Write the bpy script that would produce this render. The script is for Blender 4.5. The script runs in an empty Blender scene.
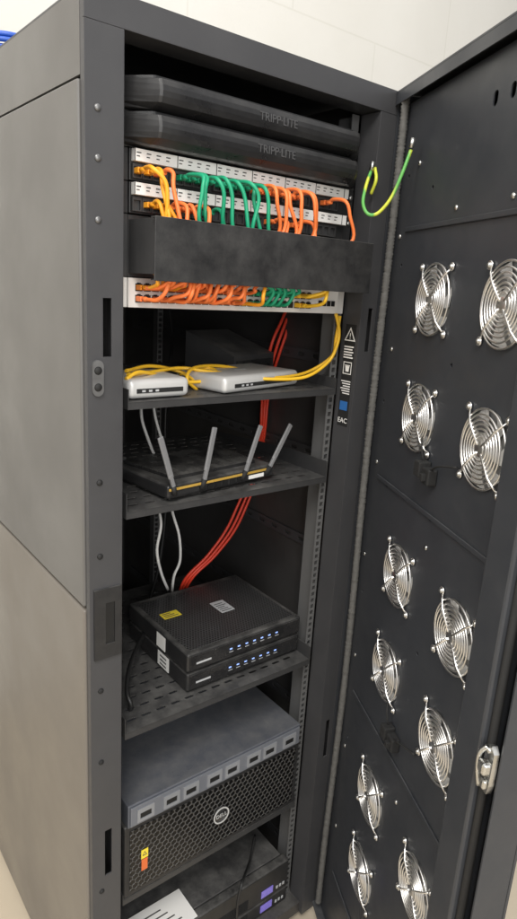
import bpy, bmesh, math, random
from mathutils import Vector, Matrix
random.seed(7)
PI=math.pi
ZC=1.53                      # camera height; heights below are written relative to it
S=bpy.context.scene
C=S.collection
S.view_settings.view_transform='Standard'; S.view_settings.look='None'; S.view_settings.exposure=0
# ------------------------------------------------------------------ camera
f=640.; PT=math.radians(15.2); AZ=math.radians(51.3)
CAM=Vector((-.37,-.861,ZC))
hd=Vector((math.cos(AZ),math.sin(AZ),0)); rt=Vector((math.sin(AZ),-math.cos(AZ),0)); up0=Vector((0,0,1))
fw=hd*math.cos(PT)-up0*math.sin(PT); uc=hd*math.sin(PT)+up0*math.cos(PT)
cx=rt*.998+uc*.062; cy=-rt*.062+uc*.998
cd=bpy.data.cameras.new('camera'); co=bpy.data.objects.new('camera',cd); C.objects.link(co)
m=Matrix((( cx.x,cy.x,-fw.x,CAM.x),(cx.y,cy.y,-fw.y,CAM.y),(cx.z,cy.z,-fw.z,CAM.z),(0,0,0,1)))
co.matrix_world=m
cd.sensor_fit='AUTO'; cd.sensor_width=36; cd.lens=f/919*36; cd.clip_start=.02; cd.clip_end=200
S.camera=co
def at(px,py,Y):             # where the sight line through a photo pixel meets the upright plane y=Y
    dx,dy=px-258.5,py-459.5
    r=fw*f+cx*dx-cy*dy
    t=(Y-CAM.y)/r.y
    q=CAM+r*t
    return Vector((q.x,q.y,q.z-ZC))
# ------------------------------------------------------------------ materials
MATS={}
def mat(name,col,rough=.5,metal=0,bump=0,bscale=300,var=.12,vscale=5,bevel=0,dust=0,dustcol=(.34,.33,.31),emit=0,spec=.5,coat=0,smudge=.12):
    m=bpy.data.materials.new(name); m.use_nodes=True; n=m.node_tree.nodes; l=m.node_tree.links
    b=n['Principled BSDF']; b.inputs['Metallic'].default_value=metal
    b.inputs['Specular IOR Level'].default_value=spec
    tc=n.new('ShaderNodeTexCoord')
    nz=n.new('ShaderNodeTexNoise'); nz.inputs['Scale'].default_value=vscale; nz.inputs['Detail'].default_value=8; nz.inputs['Roughness'].default_value=.65
    l.new(tc.outputs['Object'],nz.inputs['Vector'])
    mx=n.new('ShaderNodeMix'); mx.data_type='RGBA'
    mx.inputs[6].default_value=(*[c*(1-var) for c in col],1); mx.inputs[7].default_value=(*[min(1,c*(1+var)) for c in col],1)
    l.new(nz.outputs['Fac'],mx.inputs[0]); cout=mx.outputs[2]
    if dust:
        ge=n.new('ShaderNodeNewGeometry'); sx=n.new('ShaderNodeSeparateXYZ'); l.new(ge.outputs['Normal'],sx.inputs[0])
        mr=n.new('ShaderNodeMapRange'); mr.inputs[1].default_value=.25; mr.inputs[2].default_value=.95; mr.inputs[3].default_value=.12; mr.inputs[4].default_value=1
        l.new(sx.outputs['Z'],mr.inputs[0])
        n2=n.new('ShaderNodeTexNoise'); n2.inputs['Scale'].default_value=22; n2.inputs['Detail'].default_value=10; n2.inputs['Roughness'].default_value=.72
        l.new(tc.outputs['Object'],n2.inputs['Vector'])
        m2=n.new('ShaderNodeMapRange'); m2.inputs[1].default_value=.38; m2.inputs[2].default_value=.72; m2.inputs[3].default_value=.1; m2.inputs[4].default_value=1
        l.new(n2.outputs['Fac'],m2.inputs[0])
        mu=n.new('ShaderNodeMath'); mu.operation='MULTIPLY'; l.new(mr.outputs[0],mu.inputs[0]); l.new(m2.outputs[0],mu.inputs[1])
        mv=n.new('ShaderNodeMath'); mv.operation='MULTIPLY'; mv.inputs[1].default_value=dust; l.new(mu.outputs[0],mv.inputs[0])
        m3=n.new('ShaderNodeMix'); m3.data_type='RGBA'; m3.inputs[7].default_value=(*dustcol,1)
        l.new(mv.outputs[0],m3.inputs[0]); l.new(cout,m3.inputs[6]); cout=m3.outputs[2]
    l.new(cout,b.inputs['Base Color'])
    rr=n.new('ShaderNodeMapRange'); rr.inputs[1].default_value=.3; rr.inputs[2].default_value=.7
    rr.inputs[3].default_value=max(.03,rough-smudge); rr.inputs[4].default_value=min(1,rough+smudge)
    n4=n.new('ShaderNodeTexNoise'); n4.inputs['Scale'].default_value=vscale*2.3; n4.inputs['Detail'].default_value=6
    l.new(tc.outputs['Object'],n4.inputs['Vector']); l.new(n4.outputs['Fac'],rr.inputs[0]); l.new(rr.outputs[0],b.inputs['Roughness'])
    nrm=None
    if bevel:
        bv=n.new('ShaderNodeBevel'); bv.samples=3; bv.inputs['Radius'].default_value=bevel; nrm=bv.outputs[0]
    if bump:
        n3=n.new('ShaderNodeTexNoise'); n3.inputs['Scale'].default_value=bscale; n3.inputs['Detail'].default_value=3
        l.new(tc.outputs['Object'],n3.inputs['Vector'])
        bp=n.new('ShaderNodeBump'); bp.inputs['Strength'].default_value=bump; bp.inputs['Distance'].default_value=.001
        l.new(n3.outputs['Fac'],bp.inputs['Height'])
        if nrm: l.new(nrm,bp.inputs['Normal'])
        nrm=bp.outputs[0]
    if nrm: l.new(nrm,b.inputs['Normal'])
    if coat: b.inputs['Coat Weight'].default_value=coat
    if emit:
        b.inputs['Emission Color'].default_value=(*col,1); b.inputs['Emission Strength'].default_value=emit
    MATS[name]=m; return m
frame_m=mat('charcoal_powder_coat',(.052,.052,.055),.42,bump=.12,bscale=900,bevel=.0015,dust=.15)
rail_m=mat('grey_rail_steel',(.12,.12,.12),.4,bump=.1,bscale=700,dust=.15)
side_m=mat('side_paint_sheen',(.112,.108,.102),.42,bump=.08,bscale=900,vscale=2,var=.08)  # glancing reflection on the side put into a lighter base than the posts
sidelow_m=mat('side_paint_sheen_low',(.15,.135,.117),.42,bump=.08,bscale=900,vscale=2,var=.08)  # lower copy of the side paint, base set lighter and warmer again
door_m=mat('slate_door_paint',(.034,.037,.043),.42,bump=.12,bscale=900,dust=.2)
inner_m=mat('dark_interior_steel',(.045,.043,.042),.5,bump=.1,bscale=700,dust=.25)
shelf_m=mat('black_shelf_steel',(.036,.036,.037),.4,bump=.15,bscale=800,dust=.32)
black_m=mat('black_plastic',(.016,.016,.017),.38,bump=.1,bscale=600,dust=.4)
gloss_m=mat('gloss_black_plastic',(.012,.012,.013),.24,bump=.02,dust=.45,vscale=9)
raceway_m=mat('satin_black_plastic',(.013,.013,.014),.34,bump=.06,bscale=600,dust=.35,vscale=9,bevel=.0012)
letter_m=mat('raised_letter_plastic',(.075,.075,.077),.4)
cover_m=mat('matt_black_cover',(.011,.011,.012),.5,bump=.15,bscale=700,dust=.9,vscale=9)
rubber_m=mat('black_rubber',(.012,.012,.012),.75)
chrome_m=mat('bright_wire',(.97,.96,.94),.33,metal=1,var=.03,smudge=.05)
zinc_m=mat('zinc_steel',(.6,.6,.58),.32,metal=1,vscale=30)
bolt_m=mat('dull_bolt_steel',(.2,.2,.2),.4,metal=.7,vscale=30)
hub_m=mat('fan_hub',(.8,.79,.77),.33,metal=.45,var=.2,vscale=90)
blade_m=mat('fan_blade',(.62,.62,.61),.3,metal=.3)
fanbody_m=mat('fan_body',(.12,.12,.12),.4)
silver_m=mat('silver_case',(.62,.62,.61),.4,metal=.2,dust=.15)
white_m=mat('white_label',(.86,.85,.82),.55,var=.04)
print_m=mat('label_ink',(.06,.06,.06),.6)
yel_m=mat('yellow_sticker',(.85,.68,.05),.5,var=.05)
orsticker_m=mat('orange_sticker',(.75,.16,.04),.5)
orange_m=mat('orange_cable_jacket',(.9,.21,.05),.42,var=.06)
orange2_m=mat('amber_cable_jacket',(.92,.38,.02),.42,var=.06)
green_m=mat('green_cable_jacket',(.01,.32,.16),.42,var=.06)
yellow_m=mat('yellow_cable_jacket',(.9,.53,.03),.42,var=.06)
red_m=mat('red_cable_jacket',(.85,.065,.03),.42,var=.06)
whitec_m=mat('white_cable_jacket',(.82,.81,.78),.45,var=.06)
blackc_m=mat('black_cable_jacket',(.016,.016,.016),.5)
sleeve_m=mat('grey_braid',(.115,.112,.105),.85,bump=1,bscale=700,var=.55,vscale=140)
gold_m=mat('gold_trim',(.8,.5,.1),.35,metal=.5)
blue_m=mat('blue_jacket',(.02,.09,.45),.45)
bluemark_m=mat('blue_mark',(.03,.14,.4),.5)
led_m=mat('blue_led',(.3,.45,1),.4,emit=.9,var=0)
lcd_m=mat('violet_display',(.2,.16,.55),.3,emit=.25,var=.4,vscale=160)
grey_m=mat('bluegrey_lid',(.125,.135,.16),.36,metal=.35,bump=.06,bscale=700,dust=.45)
greyface_m=mat('bluegrey_face',(.19,.2,.225),.36,metal=.3)
bay_m=mat('bay_grey',(.33,.34,.36),.36,metal=.35)
face_m=mat('switch_face',(.7,.68,.65),.45)
port_m=mat('port_dark',(.008,.008,.008),.5)
lgrey_m=mat('light_grey_plastic',(.46,.47,.48),.4)
antenna_m=mat('grey_antenna_plastic',(.2,.2,.205),.28)
# staggered round perforations
def perf(name,col,scale,metal=0,rough=.42,plane='XZ',hole=.36):
    m=bpy.data.materials.new(name); m.use_nodes=True; n=m.node_tree.nodes; l=m.node_tree.links; b=n['Principled BSDF']
    tc=n.new('ShaderNodeTexCoord'); ds=[]
    iz=plane=='XZ'
    for o in (0,.5):
        mp=n.new('ShaderNodeMapping'); mp.inputs['Scale'].default_value=(scale,0 if iz else scale*.6,scale*.6 if iz else 0); mp.inputs['Location'].default_value=(o,0 if iz else o,o if iz else 0)
        l.new(tc.outputs['Object'],mp.inputs[0])
        fr=n.new('ShaderNodeVectorMath'); fr.operation='FRACTION'; l.new(mp.outputs[0],fr.inputs[0])
        sb=n.new('ShaderNodeVectorMath'); sb.operation='SUBTRACT'; sb.inputs[1].default_value=(.5,0 if iz else .5,.5 if iz else 0); l.new(fr.outputs[0],sb.inputs[0])
        sc=n.new('ShaderNodeVectorMath'); sc.operation='MULTIPLY'; sc.inputs[1].default_value=(1,0 if iz else 1.6,1.6 if iz else 0); l.new(sb.outputs[0],sc.inputs[0])
        le=n.new('ShaderNodeVectorMath'); le.operation='LENGTH'; l.new(sc.outputs[0],le.inputs[0]); ds.append(le.outputs['Value'])
    mi=n.new('ShaderNodeMath'); mi.operation='MINIMUM'; l.new(ds[0],mi.inputs[0]); l.new(ds[1],mi.inputs[1])
    mr=n.new('ShaderNodeMapRange'); mr.inputs[1].default_value=hole; mr.inputs[2].default_value=hole+.1; l.new(mi.outputs[0],mr.inputs[0])
    nz=n.new('ShaderNodeTexNoise'); nz.inputs['Scale'].default_value=25; nz.inputs['Detail'].default_value=8; l.new(tc.outputs['Object'],nz.inputs[0])
    c2=n.new('ShaderNodeMix'); c2.data_type='RGBA'; c2.inputs[6].default_value=(*col,1); c2.inputs[7].default_value=(*[c*2.2 for c in col],1); l.new(nz.outputs['Fac'],c2.inputs[0])
    mx=n.new('ShaderNodeMix'); mx.data_type='RGBA'; mx.inputs[6].default_value=(.003,.003,.003,1); l.new(c2.outputs[2],mx.inputs[7])
    l.new(mr.outputs[0],mx.inputs[0]); l.new(mx.outputs[2],b.inputs['Base Color'])
    bp=n.new('ShaderNodeBump'); bp.inputs['Strength'].default_value=.9; bp.inputs['Distance'].default_value=.0015; l.new(mr.outputs[0],bp.inputs['Height']); l.new(bp.outputs[0],b.inputs['Normal'])
    if metal:
        mm=n.new('ShaderNodeMath'); mm.operation='MULTIPLY'; mm.inputs[1].default_value=metal; l.new(mr.outputs[0],mm.inputs[0]); l.new(mm.outputs[0],b.inputs['Metallic'])
    b.inputs['Roughness'].default_value=rough
    return m
bezel_m=perf('perforated_bezel',(.075,.074,.072),76,metal=.5,rough=.26,hole=.36)
vent_m=perf('perforated_lid',(.045,.045,.046),150,rough=.3,plane='XY',hole=.3)
# yellow earth wire with a soft green tracer
def stripe():
    m=mat('earth_wire',(.75,.68,.03),.4); n=m.node_tree.nodes; l=m.node_tree.links; b=n['Principled BSDF']
    tc=n.new('ShaderNodeTexCoord'); w=n.new('ShaderNodeTexWave'); w.inputs['Scale'].default_value=9; w.inputs['Distortion'].default_value=1.5; w.bands_direction='X'
    l.new(tc.outputs['Object'],w.inputs[0]); mx=n.new('ShaderNodeMix'); mx.data_type='RGBA'
    mx.inputs[6].default_value=(.62,.66,.06,1); mx.inputs[7].default_value=(.12,.42,.09,1)
    cr=n.new('ShaderNodeMapRange'); cr.inputs[1].default_value=.4; cr.inputs[2].default_value=.75; l.new(w.outputs['Fac'],cr.inputs[0])
    l.new(cr.outputs[0],mx.inputs[0]); l.new(mx.outputs[2],b.inputs['Base Color']); return m
earth_m=stripe()
def wallmat():
    m=bpy.data.materials.new('painted_block_wall'); m.use_nodes=True; n=m.node_tree.nodes; l=m.node_tree.links; b=n['Principled BSDF']
    tc=n.new('ShaderNodeTexCoord'); sp=n.new('ShaderNodeSeparateXYZ'); l.new(tc.outputs['Object'],sp.inputs[0])
    cb=n.new('ShaderNodeCombineXYZ'); l.new(sp.outputs['X'],cb.inputs['X']); l.new(sp.outputs['Z'],cb.inputs['Y'])
    br=n.new('ShaderNodeTexBrick'); br.inputs['Scale'].default_value=1; br.inputs['Brick Width'].default_value=.9; br.inputs['Row Height'].default_value=.42
    br.inputs['Mortar Size'].default_value=.005; br.inputs['Mortar Smooth'].default_value=.8
    br.inputs['Color1'].default_value=(1,1,1,1); br.inputs['Color2'].default_value=(.99,.99,.99,1); br.inputs['Mortar'].default_value=(.92,.92,.9,1)
    l.new(cb.outputs[0],br.inputs['Vector'])
    nz=n.new('ShaderNodeTexNoise'); nz.inputs['Scale'].default_value=2.2; nz.inputs['Detail'].default_value=6; nz.inputs['Roughness'].default_value=.6; l.new(tc.outputs['Object'],nz.inputs[0])
    mx=n.new('ShaderNodeMix'); mx.data_type='RGBA'; mx.inputs[6].default_value=(.62,.605,.555,1); mx.inputs[7].default_value=(.73,.72,.68,1); l.new(nz.outputs['Fac'],mx.inputs[0])
    mu=n.new('ShaderNodeMix'); mu.data_type='RGBA'; mu.blend_type='MULTIPLY'; mu.inputs[0].default_value=1
    l.new(mx.outputs[2],mu.inputs[6]); l.new(br.outputs['Color'],mu.inputs[7]); l.new(mu.outputs[2],b.inputs['Base Color'])
    n2=n.new('ShaderNodeTexNoise'); n2.inputs['Scale'].default_value=70; n2.inputs['Detail'].default_value=4; l.new(tc.outputs['Object'],n2.inputs[0])
    bp=n.new('ShaderNodeBump'); bp.inputs['Strength'].default_value=.15; bp.inputs['Distance'].default_value=.003; l.new(n2.outputs['Fac'],bp.inputs['Height']); l.new(bp.outputs[0],b.inputs['Normal'])
    b.inputs['Roughness'].default_value=.7; return m
wall_m=wallmat()
floor_m=mat('beige_floor',(.5,.43,.33),.5,bump=.2,bscale=60,vscale=3,var=.15)
# ------------------------------------------------------------------ mesh builder
BASE={}
FR=Matrix(((1,0,0,0),(0,0,-1,0),(0,1,0,0),(0,0,0,1)))       # text plane facing the front (-y)
LF=Matrix(((0,0,-1,0),(-1,0,0,0),(0,1,0,0),(0,0,0,1)))      # text plane facing -x
SD=Matrix(((0,0,1,0),(1,0,0,0),(0,1,0,0),(0,0,0,1)))        # outline drawn in y,z
def T(x,y,z): return Matrix.Translation((x,y,z))
class MB:
    def __init__(s,off=(0,0,ZC)): s.bm=bmesh.new(); s.off=Vector(off)
    def merge(s,b,M=None):
        if M is not None: bmesh.ops.transform(b,matrix=M,verts=b.verts)
        me=bpy.data.meshes.new('tmp'); b.to_mesh(me); b.free(); s.bm.from_mesh(me); bpy.data.meshes.remove(me); return s
    def box(s,x0,x1,y0,y1,z0,z1,bev=0,seg=2,M=None):
        b=bmesh.new(); bmesh.ops.create_cube(b,size=1)
        for v in b.verts: v.co=Vector(((x0+x1)/2+v.co.x*(x1-x0),(y0+y1)/2+v.co.y*(y1-y0),(z0+z1)/2+v.co.z*(z1-z0)))
        if bev: bmesh.ops.bevel(b,geom=b.edges[:]+b.verts[:],offset=bev,segments=seg,affect='EDGES',profile=.5)
        return s.merge(b,M)
    def tube(s,pts,r,seg=8,closed=False,M=None,cap=True):
        b=bmesh.new(); pts=[Vector(p) for p in pts]; N=len(pts); rings=[]; nv=None
        for i,p in enumerate(pts):
            if closed: t=(pts[(i+1)%N]-pts[i-1])
            else: t=pts[min(i+1,N-1)]-pts[max(i-1,0)]
            t.normalize()
            if nv is None: nv=t.orthogonal().normalized()
            nv=(nv-t*nv.dot(t)).normalized(); bi=t.cross(nv)
            rr=r[i] if isinstance(r,(list,tuple)) else r
            rings.append([b.verts.new(p+(nv*math.cos(2*PI*k/seg)+bi*math.sin(2*PI*k/seg))*rr) for k in range(seg)])
        for i in range(N if closed else N-1):
            A,B=rings[i],rings[(i+1)%N]
            for k in range(seg):
                fc=b.faces.new((A[k],A[(k+1)%seg],B[(k+1)%seg],B[k])); fc.smooth=True
        if not closed and cap: b.faces.new(rings[0][::-1]); b.faces.new(rings[-1])
        bmesh.ops.recalc_face_normals(b,faces=b.faces)
        return s.merge(b,M)
    def lathe(s,prof,seg=32,M=None,smooth=True):             # profile (r,h) about local z
        b=bmesh.new(); rings=[]
        for r,h in prof: rings.append([b.verts.new((r*math.cos(2*PI*k/seg),r*math.sin(2*PI*k/seg),h)) for k in range(seg)])
        for A,B in zip(rings,rings[1:]):
            for k in range(seg):
                fc=b.faces.new((A[k],A[(k+1)%seg],B[(k+1)%seg],B[k])); fc.smooth=smooth
        if prof[0][0]>1e-4: b.faces.new(rings[0][::-1])
        if prof[-1][0]>1e-4: b.faces.new(rings[-1])
        bmesh.ops.remove_doubles(b,verts=b.verts,dist=1e-6); bmesh.ops.recalc_face_normals(b,faces=b.faces)
        return s.merge(b,M)
    def plate(s,outer,holes,thick,M):                         # 2-D outline with openings, given a thickness
        b=bmesh.new()
        for lp in [outer]+holes:
            vs=[b.verts.new((p[0],p[1],0)) for p in lp]
            for i in range(len(vs)): b.edges.new((vs[i],vs[(i+1)%len(vs)]))
        bmesh.ops.triangle_fill(b,use_beauty=True,use_dissolve=False,edges=b.edges[:],normal=(0,0,1))
        g=bmesh.ops.extrude_face_region(b,geom=b.faces[:])
        bmesh.ops.translate(b,vec=(0,0,-thick),verts=[e for e in g['geom'] if isinstance(e,bmesh.types.BMVert)])
        bmesh.ops.recalc_face_normals(b,faces=b.faces)
        return s.merge(b,M)
    def prism(s,poly,h0,h1,M,smooth=False):
        b=bmesh.new(); A=[b.verts.new((p[0],p[1],h0)) for p in poly]; B=[b.verts.new((p[0],p[1],h1)) for p in poly]; n=len(poly)
        for k in range(n):
            fc=b.faces.new((A[k],A[(k+1)%n],B[(k+1)%n],B[k])); fc.smooth=smooth
        b.faces.new(A[::-1]); b.faces.new(B); bmesh.ops.recalc_face_normals(b,faces=b.faces)
        return s.merge(b,M)
    def text(s,t,size,M,ext=.0003,sx=1):
        cu=bpy.data.curves.new('t','FONT'); cu.body=t; cu.size=size; cu.extrude=ext; cu.align_x='CENTER'; cu.align_y='CENTER'
        ob=bpy.data.objects.new('t',cu); C.objects.link(ob); dg=bpy.context.evaluated_depsgraph_get()
        me=bpy.data.meshes.new_from_object(ob.evaluated_get(dg)); bpy.data.objects.remove(ob); bpy.data.curves.remove(cu)
        b=bmesh.new(); b.from_mesh(me); bpy.data.meshes.remove(me); return s.merge(b,M@Matrix.Diagonal((sx,1,1,1)))
    def build(s,name,m,parent=None,base=None):
        me=bpy.data.meshes.new(name)
        bs=BASE[parent] if parent is not None else Vector(base if base is not None else (0,0,0))
        bmesh.ops.translate(s.bm,vec=s.off-bs,verts=s.bm.verts)
        s.bm.to_mesh(me); s.bm.free(); me.materials.append(m)
        o=bpy.data.objects.new(name,me); C.objects.link(o)
        if parent is not None: o.parent=parent
        else: o.location=bs
        BASE[o]=bs; return o
def tag(o,label,cat,group=None,kind=None):
    if label: o['label']=label
    if cat: o['category']=cat
    if group: o['group']=group
    if kind: o['kind']=kind
    return o
def thing(name,label,cat,loc,group=None):
    o=bpy.data.objects.new(name,None); C.objects.link(o); o.empty_display_size=.05
    o.location=(loc[0],loc[1],loc[2]+ZC); BASE[o]=Vector(o.location); return tag(o,label,cat,group)
def smooth(pts,n=8):
    p=[Vector(q) for q in pts]; p=[p[0]*2-p[1]]+p+[p[-1]*2-p[-2]]; out=[]
    for i in range(1,len(p)-2):
        for k in range(n):
            t=k/n; a,b,c,d=p[i-1],p[i],p[i+1],p[i+2]
            out.append(.5*((2*b)+(c-a)*t+(2*a-5*b+4*c-d)*t*t+(3*b-a-3*c+d)*t**3))
    out.append(p[-2]); return out
def rect(x0,x1,y0,y1): return [(x0,y0),(x1,y0),(x1,y1),(x0,y1)]
def circ(x,y,r,n=32): return [(x+r*math.cos(2*PI*k/n),y+r*math.sin(2*PI*k/n)) for k in range(n)]
def slot(x,y,lx,ly,n=4):
    r=min(lx,ly)/2; out=[]
    dx,dy=(lx/2-r,0) if lx>ly else (0,ly/2-r)
    for k in range(2*n+1):
        a=(-PI/2 if lx>ly else 0)+PI*k/(2*n); out.append((x+dx+r*math.cos(a),y+dy+r*math.sin(a)))
    for k in range(2*n+1):
        a=(PI/2 if lx>ly else PI)+PI*k/(2*n); out.append((x-dx+r*math.cos(a),y-dy+r*math.sin(a)))
    return out
# ------------------------------------------------------------------ setting
FL=-ZC
b=MB(); b.box(-12,12,-12,12,FL-.1,FL); tag(b.build('floor',floor_m),None,None,kind='structure')
b=MB(); b.box(-6,6,1.25,1.45,FL+.001,3.2); tag(b.build('wall',wall_m,base=(0,1.25,0)),'off white painted block wall standing behind the rack','wall',kind='structure')
# ------------------------------------------------------------------ rack
RB=-1.505; RT=.346; D=1.07
rack=thing('server_rack','tall grey and charcoal server rack with its fan door swung open','server rack',(0,0,FL))
PM=lambda x,y,z: T(x,y,z)@FR
b=MB(); b.plate(rect(0,.055,RB,.307),[rect(.024,.037,-.112,-.03),rect(.024,.037,-1.049,-.949)],.003,PM(0,0,0))
b.box(0,.003,.0032,.0125,RB,RT-.001); b.box(.052,.055,.0032,.047,RB,.307)
b.build('left_post',frame_m,rack)
b=MB(); b.plate(rect(.5465,.6,RB,.307),[rect(.566,.578,-.112,-.03),rect(.566,.578,-1.049,-.949)],.003,PM(0,0,0))
b.box(.597,.6,.0032,.03,RB,RT-.001); b.box(.5465,.5495,.0032,.047,RB,.307)
b.build('right_post',frame_m,rack)
b=MB(); b.box(0,.6,0,.0035,.3075,RT); b.box(.003,.597,.0037,.05,.3085,.3115); b.build('top_beam',frame_m,rack)
b=MB(); b.box(0,.6,.0037,D,RT-.003,RT,0); b.build('top_panel',frame_m,rack)
b=MB(); b.box(.003,.597,.01,D-.01,RB,RB+.03); b.build('base',inner_m,rack)
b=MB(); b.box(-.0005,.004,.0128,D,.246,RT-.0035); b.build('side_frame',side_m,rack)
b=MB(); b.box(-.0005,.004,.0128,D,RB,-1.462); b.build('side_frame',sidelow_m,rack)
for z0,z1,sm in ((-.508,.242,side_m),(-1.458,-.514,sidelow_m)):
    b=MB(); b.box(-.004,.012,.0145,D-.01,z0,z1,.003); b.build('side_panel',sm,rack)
b=MB(); b.box(.585,.6,.031,D,RB+.03,RT-.004); b.build('side_panel',inner_m,rack)
b=MB(); b.box(.004,.596,D-.012,D,RB+.03,RT-.004); b.build('rear_panel',inner_m,rack)
U=.04445
# mounting rails: a ladder of strips and rungs round real square openings
HZ=[.262-U*k/3 for k in range(117)]
for y in (.047,.74):
    for x0,x1,hx,xs in ((.0587,.0755,.0671,.0587),(.5245,.5413,.5329,.5393)):
        b=MB(); h=.0047; ztop,zbot=.305,RB+.03
        b.box(x0,hx-h,y,y+.002,zbot,ztop); b.box(hx+h,x1,y,y+.002,zbot,ztop)
        edges=[ztop]+[q for z in HZ for q in (z+h,z-h)]+[zbot]
        for k in range(0,len(edges),2): b.box(hx-h,hx+h,y,y+.002,edges[k+1],edges[k])
        b.box(xs,xs+.002,y+.0022,y+.05,zbot,ztop)
        b.build('mounting_rail',rail_m,rack)
for i in range(9):                                            # depth braces of the right and left sides
    for x in (.012,.583):
        z=.28-.21*i
        b=MB(); b.plate(rect(.06,1.0,z-.012,z+.012),[slot(.1+.05*k,z,.022,.008) for k in range(18)],.002,T(x,0,0)@SD)
        b.build('side_brace',frame_m,rack)
for z in (.209,.149,.072,-.30,-.42,-.66,-.80,-1.08,-1.25):
    b=MB(); b.lathe([(0,.0026),(.003,.0024),(.0045,.0012),(.005,0)],16,PM(.0175,-.0002,z)); b.build('rivet',rubber_m if z<.0 else bolt_m,rack)
z,h=-.5375,.062
b=MB(); b.plate(rect(.006,.053,z-h,z+h),[rect(.025,.041,z-.037,z+.037)],.0035,PM(0,-.004,0)); b.build('latch_plate',black_m,rack)
b=MB(); b.box(.0252,.0408,-.0018,-.0003,z-.0368,z+.0368); b.build('latch_slot',port_m,rack)
b=MB(); b.prism(slot(0,0,.017,.052,8),0,.004,PM(.0145,-.0002,-.142)); b.build('lock_plate',bolt_m,rack)
for z in (-.131,-.155):
    b=MB(); b.lathe([(0,.0065),(.0045,.006),(.006,.004)],20,PM(.0145,-.0002,z)); b.build('lock',rubber_m,rack)
for x in (.03,.57):
    for y in (.06,D-.06):
        b=MB(); b.lathe([(.025,0),(.025,.006),(.008,.008),(.008,.024)],20,T(x,y,FL)); b.build('levelling_foot',zinc_m,rack)
# stickers on the return of the right post
lx=.5463
def LM(y,z,d=.0003): return T(lx-d,y,z)@LF
b=MB()
b.box(lx-.0003,lx,.008,.036,-.262,-.062); st=b.build('warning_label',rubber_m,rack)
tri=[(0,.0155),(-.0145,-.0105),(.0145,-.0105)]; ti=[(0,.0115),(-.011,-.0085),(.011,-.0085)]
b=MB(); b.plate(tri,[ti],.0003,LM(.022,-.083,.0008)); b.text('!',.016,LM(.022,-.0845,.0006),.0002); b.build('warning_triangle',white_m,st)
b=MB()
for k in range(5): b.box(lx-.0009,lx-.0004,.01+.003*(k%2),.035,-.106-.0052*k,-.1035-.0052*k)
b.build('label_print',white_m,st)
b=MB(); b.plate(rect(-.011,.011,-.012,.012),[rect(-.0095,.0095,-.0105,.0105)],.0003,LM(.022,-.146,.0008))
b.prism([(-.004,-.007),(.004,-.007),(.0055,.004),(-.0055,.004)],0,.0003,LM(.022,-.146)); b.box(lx-.0009,lx-.0004,.0155,.0285,-.1415,-.14)
b.build('bin_symbol',white_m,st)
b=MB()
for k in range(6): b.box(lx-.0009,lx-.0004,.01,.035-.003*(k%3),-.173-.0048*k,-.171-.0048*k)
b.build('label_print',white_m,st)
b=MB(); b.text('EAC',.014,LM(.022,-.251,.0006),.0002); b.build('approval_mark',white_m,st)
b=MB(); b.box(lx-.001,lx-.0004,.0125,.0325,-.230,-.212); b.build('blue_emblem',bluemark_m,st)
# ------------------------------------------------------------------ fan door (part of the rack); local x runs from the hinge, inner side is -y
DB=-1.49
me=MB((0,0,-DB))
dzt=RT-.002
me.box(.004,.60,.03,.034,DB,dzt)
me.box(.004,.60,-.018,.0295,dzt-.003,dzt); me.box(.004,.60,-.018,.0295,DB,DB+.003)
me.box(.004,.007,-.012,.0295,DB+.0035,dzt-.0035); me.box(.5965,.5995,-.018,.0295,DB+.0035,dzt-.0035)
me.box(.0075,.596,-.018,-.015,dzt-.022,dzt-.0035)
dm=bpy.data.meshes.new('door'); bmesh.ops.translate(me.bm,vec=me.off,verts=me.bm.verts); me.bm.to_mesh(dm); me.bm.free(); dm.materials.append(door_m)
door=bpy.data.objects.new('door',dm); C.objects.link(door); door.parent=rack
door.location=Vector((.6,-.002,ZC+DB))-BASE[rack]; door.rotation_euler=(0,0,math.radians(243.7)); BASE[door]=Vector((0,0,0))
DO=(0,0,-DB)
FANS=[(s,z) for z in (-.006,-.200,-.491,-.686,-.973,-1.166) for s in (.215,.424)]
hl=[circ(s,z,.057,40) for s,z in FANS]
hl+=[slot(s,.262,.012,.02) for s in (.32,.362,.404,.446)]
hl+=[circ(s,z,.0035,10) for s,z in ((.06,.2),(.07,.05),(.16,.17),(.06,-.2),(.12,-.35),(.30,-.35),(.06,-.6),(.12,-.83),(.07,-.95),(.3,-.1),(.32,-.585))]
b=MB(DO); b.plate(rect(.012,.506,DB+.006,dzt-.0225),hl,.002,PM(0,0,0)); b.build('inner_plate',door_m,door)
for z in (.11,-.345,-.83,-1.32):
    b=MB(DO); b.box(.075,.495,-.0035,-.0005,z-.004,z+.004,.001); b.build('plate_seam',door_m,door)
b=MB(DO); b.box(.511,.568,-.03,.005,DB+.006,dzt-.0225,.004); b.build('stiffener_channel',door_m,door)
b=MB(DO); b.tube([(.507,-.006,DB+.01),(.507,-.006,dzt-.03)],.006,8); b.build('gasket',rubber_m,door)
b=MB(DO); b.tube([(.572,-.016,DB+.01),(.572,-.016,dzt-.03)],.006,8); b.build('gasket',rubber_m,door)
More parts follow.
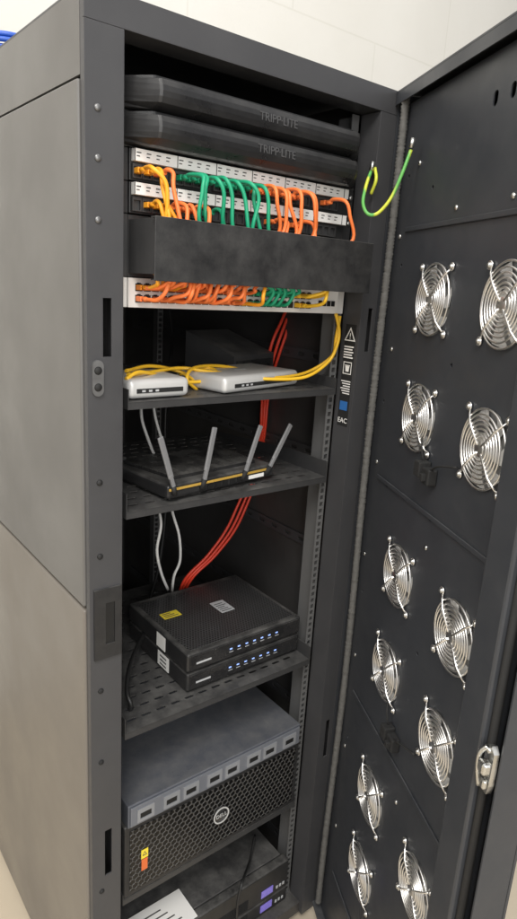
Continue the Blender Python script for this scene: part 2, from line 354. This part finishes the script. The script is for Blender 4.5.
# one fan with its guard, then copies
def fan_meshes():
    s,z=FANS[0]; RX=Matrix.Rotation(-PI/2,4,'X')
    b=MB(DO); b.lathe([(.0575,.0),(.0575,.026),(.0565,.026),(.0565,0),(.0575,0)],40,T(s,.0025,z)@RX)
    for k in range(4): b.tube([(s,.026,z),(s+.057*math.cos(k*PI/2+.3),.026,z+.057*math.sin(k*PI/2+.3))],.003,6)
    b.lathe([(.021,0),(.021,.004)],24,T(s,.023,z)@RX)
    fb=b.build('fan',fanbody_m,door)
    b=MB(DO)
    for k in range(7):
        t=bmesh.new(); rows=[]
        for i in range(5):
            r=.021+.0345*i/4; w=.42; a0=2*PI*k/7+.25*i/4
            rows.append([t.verts.new((s+r*math.cos(a0+j*w),-.001+.007*(j+1)/2*(1-.3*i/4),z+r*math.sin(a0+j*w))) for j in (-1,0,1)])
        for A,B in zip(rows,rows[1:]):
            for j in range(2): fc=t.faces.new((A[j],A[j+1],B[j+1],B[j])); fc.smooth=True
        b.merge(t)
    bl=b.build('fan_blades',blade_m,door)
    b=MB(DO); b.lathe([(0,-.003),(.020,-.0025),(.0235,.0),(.024,.016)],32,T(s,-.0005,z)@RX); hb=b.build('fan_hub',hub_m,door)
    b=MB(DO)
    for r in (.0165,.0225,.0285,.035,.0415,.0485,.0565):
        y=-.0072 if r<.05 else -.004
        b.tube([(s+r*math.cos(2*PI*k/44),y,z+r*math.sin(2*PI*k/44)) for k in range(44)],.00155,6,closed=True)
    b.lathe([(0,.0010),(.0105,.0006),(.0115,0)],24,T(s,-.0085,z)@FR)
    for k in range(4):
        a=PI/4+k*PI/2; ca,sa=math.cos(a),math.sin(a)
        b.tube([(s+r*ca,y,z+r*sa) for r,y in ((.008,-.0092),(.045,-.0092),(.058,-.006),(.066,-.0028))],.0017,6)
        b.tube([(s+.072*ca+.0052*math.cos(2*PI*j/16),-.0026,z+.072*sa+.0052*math.sin(2*PI*j/16)) for j in range(16)],.0016,6,closed=True)
    gd=b.build('fan_guard',chrome_m,door)
    out=[fb,bl,hb,gd]
    for k in range(4):
        a=PI/4+k*PI/2
        b=MB(DO); b.lathe([(0,.0065),(.003,.006),(.0045,.003),(.0045,0)],14,T(s+.072*math.cos(a),-.0005,z+.072*math.sin(a))@FR)
        out.append(b.build('guard_screw',zinc_m,door))
    return out
protos=fan_meshes()
for (s,z) in FANS[1:]:
    for p in protos:
        o=p.copy(); C.objects.link(o); o.parent=door; o.location=(s-FANS[0][0],0,z-FANS[0][1])
for z in (-.272,-.776,-1.262):
    b=MB(DO); b.box(.262,.282,-.022,-.0005,z-.013,z+.013,.002); b.box(.2815,.306,-.017,-.0005,z-.02,z+.006,.002); b.box(.29,.3,-.024,-.0165,z-.014,z-.002,.001)
    b.tube(smooth([(.27,-.01,z+.012),(.262,-.012,z+.035),(.245,-.004,z+.05)],5),.0018,6); b.tube(smooth([(.30,-.01,z+.005),(.33,-.014,z+.02),(.37,-.006,z+.03)],5),.0018,6)
    b.build('fan_connector',rubber_m,door)
for s,z in ((.05,.10),(.10,.215),(.25,.13),(.40,.13),(.07,-.10),(.06,-.32),(.05,-.52),(.06,-.75),(.06,-.98),(.06,-1.2),(.485,-.1),(.485,-.34),(.485,-.585),(.485,-.83),(.3,-.40),(.32,-.89)):
    b=MB(DO); b.lathe([(0,.0025),(.003,.0022),(.0045,.0005),(.0045,0)],14,T(s,-.0004,z)@FR); b.build('screw',zinc_m,door)
# catch on the free edge
z=-.585
b=MB(DO); b.prism([(.576,z-.034),(.592,z-.034),(.595,z-.02),(.595,z+.028),(.588,z+.036),(.576,z+.03)],0,.008,T(0,-.0187,0)@FR)
b.box(.581,.597,-.040,-.0265,z-.002,z+.016,.004); b.box(.584,.594,-.034,-.0265,z-.026,z-.012,.003)
b.tube(smooth([(.579,-.03,z-.03),(.5765,-.034,z-.005),(.579,-.036,z+.02),(.584,-.03,z+.034)],5),.0032,10)
for k in (-1,1): b.lathe([(.0045,0),(.0045,.004),(.0025,.005),(0,.005)],6,T(.586,-.0267,z+.0265*k+.003)@FR)
b.build('latch',zinc_m,door)
for zz in (.2,-.55,-1.3):
    b=MB(DO); b.tube([(.0,-.004,zz-.03),(.0,-.004,zz+.03)],.006,12); b.build('hinge',door_m,door)
# ------------------------------------------------------------------ sleeve and earth wires at the hinge
b=MB(); N=600
b.tube([(.5765+.002*math.sin(k*.02)+random.uniform(-.0004,.0004),-.0275+.0025*math.sin(k*.013),.33-1.79*k/N) for k in range(N+1)],[(.0078 if k%2 else .0062)+random.uniform(-.0005,.0005) for k in range(N+1)],9)
tag(b.build('cable_sleeve',sleeve_m,base=(.577,-.0265,ZC-1.45)),'ribbed grey cable sleeve running down between post and fan door','cable sleeve')
b=MB(); b.tube(smooth([at(371,171,-.002),at(366,186,-.02),at(363,203,-.03),at(368,214,-.045),at(378,213,-.055),at(391,198,-.07),at(402,174,-.08),at(411,150,-.085)],8),.0030,8)
w=tag(b.build('earth_wire',earth_m,base=at(377,214,-.05)+Vector((0,0,ZC))),'long green and yellow earth wire looping from post across to door','wire')
for q in (at(411,148,-.086),at(371,171,-.003)):
    b=MB(); b.tube([q,q+Vector((.001,-.002,.015))],.004,8); b.build('terminal',zinc_m,w)
b=MB(); b.tube(smooth([at(375,168,-.002),at(376,180,-.014),at(371,194,-.004)],8),.003,8)
tag(b.build('earth_wire',earth_m,base=at(374,168,-.002)+Vector((0,0,ZC))),'short green and yellow earth wire stub bolted to right post','wire')
# ------------------------------------------------------------------ top equipment
def ears(t,m,z0,z1,y=.0435,th=.003):
    for x0,x1 in ((.0595,.083),(.517,.5405)):
        b=MB(); b.box(x0,x1,y,y+th,z0,z1,.0006); b.build('ear',m,t)
ZR=.267
for i,lab in enumerate(('upper curved black cable manager cover at top of rack','lower curved black cable manager cover just above patch panels')):
    zt=ZR-U*i; zc=zt-U/2
    t=thing('cable_raceway',lab,'cable manager',(.3,.045,zt-U))
    ears(t,shelf_m,zt-U+.0006,zt-.0006)
    b=MB(); b.box(.0835,.5165,.0435,.0465,zt-U+.001,zt-.001); b.build('back_plate',shelf_m,t)
    # sculpted section: crisp ledge along the top, gently bowed face, undercut lower edge
    prof=[(.042,.0214),(.004,.0214),(.0035,.0175),(-.0125,.0145),(-.0155,.007),(-.0165,.0),(-.0155,-.007),(-.0125,-.0145),(.0065,-.0205),(.012,-.0214),(.042,-.0214)]
    b=MB(); bb=bmesh.new(); rings=[]
    for x,k in ((.062,.08),(.1,.97),(.104,1),(.482,1),(.487,.97),(.535,.08)):
        rings.append([bb.verts.new((x,.042+(y-.042)*k,zc+zz*(.86+.14*k))) for y,zz in prof])
    for A,B in zip(rings,rings[1:]):
        for k in range(len(prof)-1): fc=bb.faces.new((A[k],A[k+1],B[k+1],B[k])); fc.smooth=False
    bb.faces.new(rings[0]); bb.faces.new(rings[-1][::-1]); bmesh.ops.recalc_face_normals(bb,faces=bb.faces); b.merge(bb)
    cv=b.build('cover',raceway_m,t)
    b=MB(); b.text('TRIPP\u00b7LITE',.0165,T(.306,-.0158,zc)@FR,.0012,1.0); b.build('raised_lettering',letter_m,cv)
# two patch panels
PX=[.093+.0693*(k//4)+.0158*(k%4) for k in range(24)]
jack=None
for i,lab in enumerate(('upper patch panel with white label strip and twenty four ports','lower patch panel partly hidden by the loops of coloured cables')):
    zt=ZR-U*(2+i)
    t=thing('patch_bay',lab,'patch panel',(.3,.045,zt-U))
    ears(t,black_m,zt-U+.0006,zt-.0006)
    b=MB(); b.box(.0835,.5165,.04,.0465,zt-U+.001,zt-.001,.0008); b.build('face_plate',black_m,t)
    b=MB(); b.box(.086,.514,.029,.0397,zt-.0185,zt-.002,.0005); ls=b.build('label_strip',white_m,t)
    b=MB()
    for x in PX:
        b.box(x-.004,x+.003,.0284,.0289,zt-.008,zt-.0065); b.box(x-.004,x+.001,.0284,.0289,zt-.0125,zt-.0112)
    for k in range(7): b.box(.0865+.0693*k-.0006,.0865+.0693*k+.0006,.0284,.0289,zt-.0182,zt-.0023)
    b.build('strip_print',print_m,ls)
    for x in PX:
        if jack is None:
            b=MB(); zz=zt-.031
            b.plate(rect(x-.0075,x+.0075,zz-.0095,zz+.0095),[rect(x-.0055,x+.0055,zz-.0075,zz+.0055)],.006,PM(0,.034,0)); b.box(x-.0055,x+.0055,.0385,.0393,zz-.0075,zz+.0055)
            jack=b.build('port',shelf_m,t); jx,jz=x,zt
        else:
            o=jack.copy(); C.objects.link(o); o.parent=t; o.location=(x-jx,0,0)
    for x in (.0665,.5335):
        b=MB(); b.lathe([(0,.0025),(.004,.002),(.0045,0)],12,PM(x,.043,zt-.013)); b.build('screw',zinc_m,t)
ZP=[ZR-U*2-.031,ZR-U*3-.031]
# cable duct with flat cover
t=thing('cable_duct','flat dusty black cover of the two unit cable duct','cable manager',(.3,.045,ZR-U*6))
zb,zt=ZR-U*6,ZR-U*4
ears(t,shelf_m,zb+.0006,zt-.0006)
b=MB(); b.box(.0835,.5165,.0435,.0465,zb+.001,zt-.001); b.build('back_plate',shelf_m,t)
for x in (.0845,.5125):
    b=MB(); b.box(x,x+.003,-.038,.0433,zb+.006,zt-.008); b.build('end_bracket',shelf_m,t)
b=MB(); b.box(.079,.512,-.0465,-.044,-.0025,.0825,.0006); b.box(.079,.512,-.0442,-.034,.0803,.0822); b.box(.079,.512,-.0442,-.036,-.0022,-.0003); b.build('cover',cover_m,t)
# network switch
zt=ZR-U*6-.0006; zb=zt-U+.0012
t=thing('network_switch','silver faced forty eight port network switch under the black duct cover','network switch',(.3,.045,zb))
ears(t,face_m,zb,zt)
b=MB(); b.box(.0815,.5185,.0365,.25,zb,zt,.0008); b.build('chassis',face_m,t)
SX=[.098+.0142*k+.006*(k//6) for k in range(24)]
pj=None
for r in (0,1):
    for x in SX:
        zz=zt-.0135-.0165*r
        if pj is None:
            b=MB(); b.box(x-.0058,x+.0058,.0353,.036,zz-.0055,zz+.0055); b.box(x-.003,x+.003,.0353,.036,zz+.0054,zz+.0068); pj=b.build('port',port_m,t); p0=(x,zz)
        else:
            o=pj.copy(); C.objects.link(o); o.parent=t; o.location=(x-p0[0],0,zz-p0[1])
for k in range(4):
    x=.472+.011*k
    b=MB(); b.box(x-.0045,x+.0045,.0353,.036,zt-.03,zt-.02); b.build('uplink_port',port_m,t)
ZS=[zt-.0135,zt-.03]
ORD=['first','second','third','fourth','fifth','sixth','seventh','eighth','ninth','tenth','eleventh','twelfth','thirteenth','fourteenth','fifteenth']
plugm={}
def plug(parent,p,m,key):
    if key not in plugm:
        b=MB((0,0,0)); b.box(-.0052,.0052,-.004,.013,-.0038,.0038,.0008); b.tube([(0,-.016,0),(0,-.0035,0)],[.0032,.0044],8)
        mm=bpy.data.meshes.new('plug'); b.bm.to_mesh(mm); b.bm.free(); mm.materials.append(m); plugm[key]=mm
    o=bpy.data.objects.new('plug',plugm[key]); C.objects.link(o); o.parent=parent; o.location=Vector(p)+Vector((0,0,ZC))-BASE[parent]
def patch(m,key,x,row,sx,srow,label,group,out=0):
    zp,zs=ZP[row],ZS[srow]; j=lambda a:random.uniform(-a,a)
    yb=-.010+j(.01); lf=random.uniform(0,.005)
    pts=[(x,.016,zp),(x+j(.001),.004,zp+.001+lf),(x+j(.005),yb-.004-out,zp-.004+lf),(x+.005+j(.009),yb-.012-out*.8,zp-.022),(x+.008+j(.011),-.024+j(.008),.080),
         (x*.6+sx*.4,-.014+j(.012),.055),(x*.3+sx*.7,-.012+j(.012),.02),(sx+j(.004),-.02+j(.006),-.004),(sx,-.012+j(.003),zs+.004),(sx,.004,zs),(sx,.014,zs)]
    b=MB(); b.tube(smooth(pts,6),.0031,8)
    o=tag(b.build('patch_cable',m,base=(x,.016,zp+ZC)),label,'patch cable',group)
    plug(o,(x,.026,zp),m,key); plug(o,(sx,.024,zs),m,key)
for i,(pi,row) in enumerate(((0,0),(1,0),(1,1),(2,1))):
    patch(orange2_m,'amber',PX[pi],row,SX[i],0,'%s amber patch cable from the left in the patch panels'%ORD[i],'amber patch cables')
for i,(pi,row) in enumerate(((3,1),(4,1),(2,0),(5,1))):
    patch(orange_m,'orange',PX[pi],row,SX[3+i],i%2,'%s orange patch cable of the small cluster left of the green cables'%ORD[i],'orange patch cables at left')
for i,(pi,row) in enumerate(((4,0),(5,0),(6,0),(7,0),(7,1),(8,0),(9,0),(10,0),(11,0))):
    patch(green_m,'green',PX[pi],row,SX[14+i//2],i%2,'%s green patch cable from the left hanging over the black cover'%ORD[i],'green patch cables',.006)
for i,(pi,row) in enumerate(((12,0),(13,0),(14,0),(14,1),(15,0),(16,0),(17,0),(17,1))):
    patch(orange_m,'orange',PX[pi],row,SX[5+i],1-i%2,'%s orange patch cable of the row right of the green cables'%ORD[i],'orange patch cables at right',.006)
patch(orange_m,'orange',PX[21],0,SX[11],0,'lone orange patch cable at the right end of the patch panels','orange patch cables at right',.012)
def jumper(m,key,sx,row,label,group):
    zs=ZS[row]; j=lambda a:random.uniform(-a,a)
    pts=[(sx,.014,zs),(sx,.002,zs),(sx+j(.004)+.003,-.022+j(.008),zs+.004+j(.004)),(sx+.012+j(.012),-.03+j(.006),zs+.018+j(.004)),(sx+.03,-.01,.03),(sx+.04,.02,.05),(sx+.04,.041,.055)]
    b=MB(); b.tube(smooth(pts,6),.0031,8); o=tag(b.build('patch_cable',m,base=(sx,.014,zs+ZC)),label,'patch cable',group); plug(o,(sx,.024,zs),m,key)
for i in range(14): jumper(orange_m,'orange',SX[i*10//14],i%2,'%s orange jumper from the left in the network switch'%ORD[i],'orange jumpers in the switch')
jumper(orange2_m,'amber',SX[12],1,'single amber jumper in the middle of the network switch','orange jumpers in the switch')
for i,sx in enumerate((SX[20],SX[21],SX[22])): jumper(yellow_m,'yellow',sx,i%2,'%s yellow jumper from the left in the network switch'%ORD[i],'yellow jumpers in the switch')
# ------------------------------------------------------------------ shelves
def shelf(ztop,yf,dep,lip,label,wall=.04):
    t=thing('rack_shelf',label,'shelf',(.3,yf,ztop-lip),'shelves in the rack')
    hs=[]
    for i in range(13):
        for k in range(int(dep/.03)-1):
            hs.append(slot(.108+.0315*i+(.012 if k%2 else 0)-.004,yf+.03+.03*k,.02,.0065,2))
    b=MB(); b.plate(rect(.078,.522,yf,yf+dep),hs,.0015,T(0,0,ztop)); b.box(.078,.522,yf,yf+.0015,ztop-lip,ztop-.0012); b.build('tray',shelf_m,t)
    for x in (.0765,.522):
        b=MB(); b.prism([(yf,ztop-lip),(yf+dep,ztop-lip),(yf+dep,ztop+.008),(yf+.12,ztop+wall),(yf,ztop+wall)],0,.0015,T(x,0,0)@SD); b.build('side_wall',shelf_m,t)
    for x0,x1 in ((.0595,.0763),(.5237,.5290)):
        b=MB(); b.box(x0,x1,.0425,.0455,ztop-lip,ztop+wall-.002,.0006); b.build('ear',shelf_m,t)
shelf(-.186,.026,.42,.012,'top vented black shelf carrying two silver boxes and yellow cables',.02)
shelf(-.368,.03,.42,.012,'middle vented black shelf carrying the router with upright antennas',.032)
shelf(-.79,.03,.5,.013,'lower vented black shelf carrying two stacked black modems',.03)
shelf(-1.176,.035,.6,.014,'bottom black shelf under the server with perforated bezel',.012)
# silver boxes on the top shelf
Z0=(0,0,0)
def silver(loc,rz,w,d,h,label):
    t=thing('silver_box',label,'network box',(loc[0],loc[1],-.186)); t.rotation_euler=(0,0,rz)
    BASE[t]=Vector((0,0,0))
    b=MB(Z0); b.box(0,w,0,d,.002,h,.009,5)
    for fc in b.bm.faces: fc.smooth=True
    b.build('case',silver_m,t)
    b=MB(Z0); b.box(w*.12,w*.88,-.0012,.004,h*.34,h*.56,.0006); fp=b.build('front_panel',rubber_m,t)
    for k in range(3):
        b=MB(Z0); b.box(w*.2+.012*k,w*.2+.006+.012*k,-.0018,-.0014,h*.4,h*.5); b.build('indicator',lgrey_m,fp)
    b=MB(Z0); b.prism(slot(w*.5,d*.5,.03,.012,4),h+.0002,h+.0006,Matrix.Identity(4)); b.build('lid_badge',lgrey_m,t)
    for x in (.016,w-.016):
        for y in (.016,d-.016):
            b=MB(Z0); b.lathe([(.006,0),(.006,.003)],12,T(x,y,0)); b.build('foot',rubber_m,t)
silver((.082,.034),0.02,.112,.115,.033,'small silver box at the left end of the top shelf')
silver((.26,.03),.22,.216,.125,.031,'wide slim silver box lying askew on the top shelf')
t=thing('black_case','angled black case standing at the back right of the top shelf','case',(.455,.27,-.1855)); t.rotation_euler=(0,0,.3); BASE[t]=Vector((0,0,0))
b=MB(Z0); b.prism([(-.06,0),(.07,0),(.07,.085),(-.06,.045)],-.085,.058,SD); b.build('case_body',shelf_m,t)
b=MB(Z0); b.box(-.078,.05,-.0625,-.0605,.008,.036,.0008); b.build('front_panel',gloss_m,t)
# loose cables
def cable(name,m,pts,r,label,cat='cable',group=None):
    b=MB(); P=smooth(pts,8); b.tube(P,r,8); q=P[0]; return tag(b.build(name,m,base=(q.x,q.y,q.z+ZC)),label,cat,group)
cable('network_cable',yellow_m,[at(336,314,.03),at(339,330,.035),at(337,345,.035),at(328,362,.04),at(305,377,.035),at(268,379,.05),at(238,375,.09),at(205,371,.1),at(180,368,.12),at(152,372,.1),at(128,375,.06)],.0032,'yellow cable falling from the switch and crossing behind both boxes')
cable('network_cable',yellow_m,[at(340,316,.04),at(336,338,.04),at(332,356,.045),at(310,371,.06),at(285,377,.06),at(250,378,.07),at(222,379,.085),at(190,382,.09),at(165,377,.1),at(140,372,.06),at(126,379,.05)],.0032,'yellow cable lying lowest along the front of the silver boxes')
cable('network_cable',yellow_m,[at(197,390,.1),at(187,379,.09),at(194,368,.11),at(220,366,.14),at(252,372,.13),at(268,376,.12)],.0032,'short yellow cable loop between the two silver boxes')
cable('network_cable',yellow_m,[at(126,371,.1),at(150,366,.13),at(178,371,.13),at(198,381,.1),at(218,375,.1),at(208,368,.13),at(180,374,.13)],.0032,'yellow cable curling over the top of the small silver box')
for i,dx in enumerate((0,6,11)):
    e=i*3
    cable('network_cable',red_m,[at(291+dx*.6,296,.262),at(287+dx*.7,308,.265),at(281+dx*.8,322,.262),at(273+dx,340,.26),at(268+dx*.9,358,.27),at(264+dx*.7,378,.29),at(262+dx*.5,402,.30),at(261+dx*.4,425,.30),at(258+dx*.4,450,.32),at(251+dx*.6,475,.34),at(240+dx*.8,500,.34),at(226+dx*.8,530,.335),at(207+dx*.7,556,.335),at(190+dx*.6,573,.34),at(182+e,585,.35),at(177+e,602,.365)],.0036,('left','middle','right')[i]+' red cable of the three hanging behind the shelves')
cable('network_cable',whitec_m,[at(141,405,.40),at(142,420,.38),at(147,436,.36),at(153,452,.34),at(160,466,.34)],.0034,'short white cable hanging furthest left behind the top shelf')
cable('network_cable',whitec_m,[at(153,403,.40),at(156,420,.38),at(161,437,.36),at(166,452,.34),at(170,464,.34)],.0032,'short white cable hanging second from left behind the top shelf')
cable('network_cable',whitec_m,[at(153,470,.47),at(158,505,.38),at(161,525,.34),at(157,550,.335),at(161,572,.34),at(168,590,.355)],.0034,'left white cable dropping from router shelf to the modems')
cable('network_cable',whitec_m,[at(165,470,.47),at(172,510,.38),at(179,535,.35),at(180,560,.34),at(174,576,.34),at(172,592,.355)],.0034,'right white cable dropping from router shelf to the modems')
cable('power_cable',blackc_m,[at(168,300,.5),at(172,340,.55),at(168,380,.6),at(165,430,.6),at(166,500,.56),at(160,560,.5),at(150,600,.45)],.0045,'black power cable hanging down inside the left of the rack')
cable('power_cable',blackc_m,[at(150,620,.3),at(132,660,.16),at(127,690,.1),at(131,705,.08),at(128,715,.1)],.0045,'black power cable curled on the left of the modem shelf')
# router with paddle antennas
t=thing('wireless_router','black wireless router with gold trim and four upright antennas','router',(.276,.137,-.366))
t.rotation_euler=(0,0,.12); BASE[t]=Vector((0,0,0))
b=MB(Z0); b.box(-.13,.13,-.085,.085,.004,.029,.006,3); bd=b.build('body',black_m,t)
b=MB(Z0); b.prism([(-.1,-.06),(.1,-.06),(.115,.07),(-.115,.07)],.0292,.035,Matrix.Identity(4)); b.build('lid',gloss_m,t)
b=MB(Z0); b.box(-.128,.118,-.0875,-.0853,.0195,.024,.0006); b.build('gold_trim',gold_m,t)
for k in range(6):
    b=MB(Z0); b.box(-.06+.018*k,-.047+.018*k,-.0865,-.0853,.0075,.0175); b.build('port',port_m,t)
b=MB(Z0); b.box(.06,.1,-.0865,-.0853,.009,.016); b.build('back_label',white_m,t)
for x,lean,ln in ((-.116,-.32,.1),(-.056,.2,.1),(.042,.37,.096),(.104,.58,.1)):
    b=MB(Z0); M=T(x,-.089,.012)@Matrix.Rotation(lean,4,'Y')
    b.box(-.0035,.0035,-.003,.003,.014,ln*.4,.0012,2,M); b.box(-.0055,.0055,-.0022,.0022,ln*.33,ln+.012,.0018,2,M); an=b.build('antenna',antenna_m,t)
    b=MB(Z0); b.tube([(x,-.086,.012),tuple(M@Vector((0,0,.018)))],.005,12); b.build('antenna_base',rubber_m,an)
t=thing('power_adapter','small black box at the left end beside the router','adapter',(.13,.23,-.366))
b=MB(); b.box(.085,.165,.20,.30,-.366,-.326,.005,3); b.build('case',black_m,t); b=MB(); b.box(.1,.13,.199,.1997,-.355,-.34); b.build('front_label',lgrey_m,t)
# two stacked modems
for i,lab in enumerate(('bottom black modem of the stack sitting on the vented shelf','top black modem of the stack with yellow and white labels')):
    z0=-.788+.046*i; dx=-.003*i; dy=.004*i
    t=thing('modem',lab,'modem',(.375,.19,z0))
    x0,x1,y0,y1=.228+dx,.521+dx,.067-dy,.315-dy
    b=MB(); b.box(x0,x1,y0,y1,z0+.003,z0+.043,.005,3); b.build('case',black_m,t)
    b=MB(); b.box(x0+.012,x1-.012,y0+.012,y1-.02,z0+.0432,z0+.0446,.0005); b.build('vented_lid',vent_m,t)
    b=MB(); b.box(x0+.006,x1-.006,y0-.0016,y0-.0002,z0+.008,z0+.039,.0006); fp=b.build('front_panel',gloss_m,t)
    for k in range(7):
        b=MB(); b.box(x0+.1+.02*k,x0+.106+.02*k,y0-.0024,y0-.0018,z0+.0245,z0+.027); b.build('status_light',led_m,fp)
    b=MB()
    for k in range(7): b.box(x0+.099+.02*k,x0+.109+.02*k,y0-.0024,y0-.0018,z0+.0185,z0+.0197)
    b.build('panel_print',lgrey_m,fp)
    b=MB(); b.box(x0+.02,x0+.055,y0-.0024,y0-.0018,z0+.0185,z0+.0225); b.build('badge',lgrey_m,fp)
    for x in (x0+.015,x1-.015):
        for y in (y0+.015,y1-.015):
            b=MB(); b.lathe([(.008,0),(.008,.003)],12,T(x,y,z0)); b.build('foot',rubber_m,t)
    if i:
        zl=z0+.0449
        b=MB(); b.box(x0+.03,x0+.072,y0+.14,y0+.165,zl,zl+.0004); l1=b.build('yellow_label',yel_m,t)
        b=MB()
        for k in range(3): b.box(x0+.034,x0+.066-.006*k,y0+.144+.007*k,y0+.1462+.007*k,zl+.0006,zl+.0009)
        b.build('label_print',print_m,l1)
        b=MB(); b.box(x0+.15,x0+.185,y0+.10,y0+.15,zl,zl+.0004); l2=b.build('white_label',lgrey_m,t)
        b=MB()
        for k in range(5): b.box(x0+.154,x0+.18-.004*(k%3),y0+.105+.008*k,y0+.1075+.008*k,zl+.0006,zl+.0009)
        b.build('label_print',print_m,l2)
        b=MB(); b.box(x0-.0006,x0-.0001,y0+.085,y0+.12,z0+.006,z0+.037); b.build('white_label',white_m,t)
    else:
        b=MB(); b.box(x0-.0006,x0-.0001,y0+.07,y0+.115,z0+.008,z0+.04); l3=b.build('white_label',white_m,t)
        b=MB()
        for k in range(3): b.box(x0-.0011,x0-.0007,y0+.08,y0+.105,z0+.013+.009*k,z0+.016+.009*k)
        b.build('label_print',print_m,l3)
# grey appliance on the server
za,zb2=-1.003,-.952
t=thing('storage_appliance','flat blue grey appliance with a row of small dark slots above the server','appliance',(.3,.04,za))
b=MB(); b.box(.083,.512,.028,.56,za,zb2,.002); b.build('case',grey_m,t)
b=MB(); b.box(.087,.508,.0245,.0278,za+.004,zb2-.004,.001); b.build('front_panel',greyface_m,t)
for k in range(8):
    x=.1+.0505*k+(.006 if k%2 else 0)
    b=MB(); b.plate(rect(x,x+.036,za+.010,zb2-.012),[rect(x+.006,x+.030,za+.0165,zb2-.0215)],.0022,PM(0,.0221,0)); h=b.build('bay_handle',bay_m,t)
    b=MB(); b.box(x+.0062,x+.0298,.0236,.0244,za+.0167,zb2-.0217); b.build('bay_slot',port_m,h)
# server with perforated bezel
zs0,zs1=-1.1745,-1.0045
t=thing('server','tall black server with perforated bezel and round logo badge','server',(.3,.045,zs0))
b=MB(); b.box(.083,.515,.06,.6,zs0,zs1,.001); b.build('chassis',shelf_m,t)
b=MB(); b.box(.078,.52,.034,.0595,zs0,zs1,.004,3); b.build('bezel_frame',black_m,t)
b=MB(); b.box(.09,.508,.0325,.0337,zs0+.012,zs1-.012,.0004); bz=b.build('bezel_mesh',bezel_m,t)
zc=(zs0+zs1)/2-.003
b=MB(); b.lathe([(0,.002),(.0195,.002),(.0205,0)],36,PM(.303,.0322,zc)); bg=b.build('logo_badge',gloss_m,t)
b=MB(); b.plate(circ(0,0,.0198,40),[circ(0,0,.0168,40)],.0008,PM(.303,.0294,zc)); b.text('DELL',.0125,T(.303,.0297,zc)@FR,.0003); b.build('logo',silver_m,bg)
b=MB(); b.box(.115,.128,.0315,.0322,zs0+.05,zs0+.077); b.build('orange_sticker',orsticker_m,t)
b=MB(); b.box(.114,.129,.0315,.0322,zs0+.079,zs0+.1); yy=b.build('yellow_sticker',yel_m,t)
b=MB(); b.plate([(.1215,zs0+.096),(.1165,zs0+.086),(.1265,zs0+.086)],[[(.1215,zs0+.0935),(.1185,zs0+.0875),(.1245,zs0+.0875)]],.0004,PM(0,.0311,0)); b.build('sticker_print',print_m,yy)
# battery units at the bottom
for i,(z0,z1,lab) in enumerate(((-1.43,-1.35,'upper black battery unit with violet display near rack bottom'),(-1.474,-1.4335,'lowest black battery unit with violet display on rack base'))):
    t=thing('battery_unit',lab,'battery unit',(.3,.05,z0))
    b=MB(); b.box(.083,.515,.06,.55,z0,z1,.002); b.build('case',shelf_m,t)
    b=MB(); b.box(.0765,.5235,.036,.0595,z0,z1,.004,3); b.build('front_panel',black_m,t)
    b=MB(); b.box(.44,.475,.0345,.0358,z0+.012,z0+.032); b.build('display',lcd_m,t)
    for k in range(3):
        b=MB(); b.box(.485+.01*k,.491+.01*k,.034,.0358,z0+.014,z0+.022,.0008); b.build('button',lgrey_m,t)
    b=MB()
    for k in range(6): b.box(.1,.40,.0345,.0358,z0+.008+.005*k,z0+.010+.005*k)
    b.build('grille',rubber_m,t)
t=thing('paper_sheet','white sheet lying on top of the upper battery unit','paper',(.2,.09,-1.349))
b=MB(); b.box(.13,.26,.04,.12,-1.3492,-1.3475,0,1,); b.build('sheet',white_m,t); b=MB()
for k in range(4): b.box(.15,.23-.01*k,.055+.014*k,.058+.014*k,-1.3473,-1.347)
b.build('sheet_print',print_m,t)
cable('power_cable',blackc_m,[at(255,835,.12),at(250,860,.08),at(243,880,.02),at(238,900,.01),at(236,925,.01)],.003,'thin black cable hanging in front of the battery units')
# blue coil of cable on the rack top
b=MB(); P=[]
for j in range(36*5+1):
    r=.05+.003*math.sin(j*.11); P.append((.056+r*math.cos(2*PI*j/36),.475+r*math.sin(2*PI*j/36),RT+.0055+.0094*j/36))
b.tube(P,.0045,8)
tag(b.build('cable_coil',blue_m,base=(.056,.475,ZC+RT)),'blue coil of cable lying on top of the rack','cable coil')
# ------------------------------------------------------------------ light: unseen area lights stand in for diffuse hall lighting
w=bpy.data.worlds.new('World'); S.world=w; w.use_nodes=True
w.node_tree.nodes['Background'].inputs[0].default_value=(.96,.97,1,1); w.node_tree.nodes['Background'].inputs[1].default_value=.58
def area(name,loc,tgt,sx,sy,pw,col=(1,1,1)):
    l=bpy.data.lights.new(name,'AREA'); l.shape='RECTANGLE'; l.size=sx; l.size_y=sy; l.energy=pw; l.color=col
    o=bpy.data.objects.new(name,l); C.objects.link(o); o.location=loc
    o.rotation_euler=(Vector(tgt)-Vector(loc)).to_track_quat('-Z','Y').to_euler()
area('overhead_area',(-1.6,-1.9,4.2),(.2,.3,.8),1.6,1.6,140,(1,.97,.92))
area('overhead_area',(-3.2,.6,3.4),(0,.4,.8),1.5,2.5,65,(1,.95,.89))  # added light from the left that brightens the side panels
area('overhead_area',(.9,.2,4.4),(.5,1.2,1.6),1.2,1.2,30,(1,.97,.93))
area('front_fill',(-.9,-3.6,2.0),(.3,.4,1.0),2.6,2.2,85,(1,.99,.97))  # added fill from behind the camera, lifts the rack interior
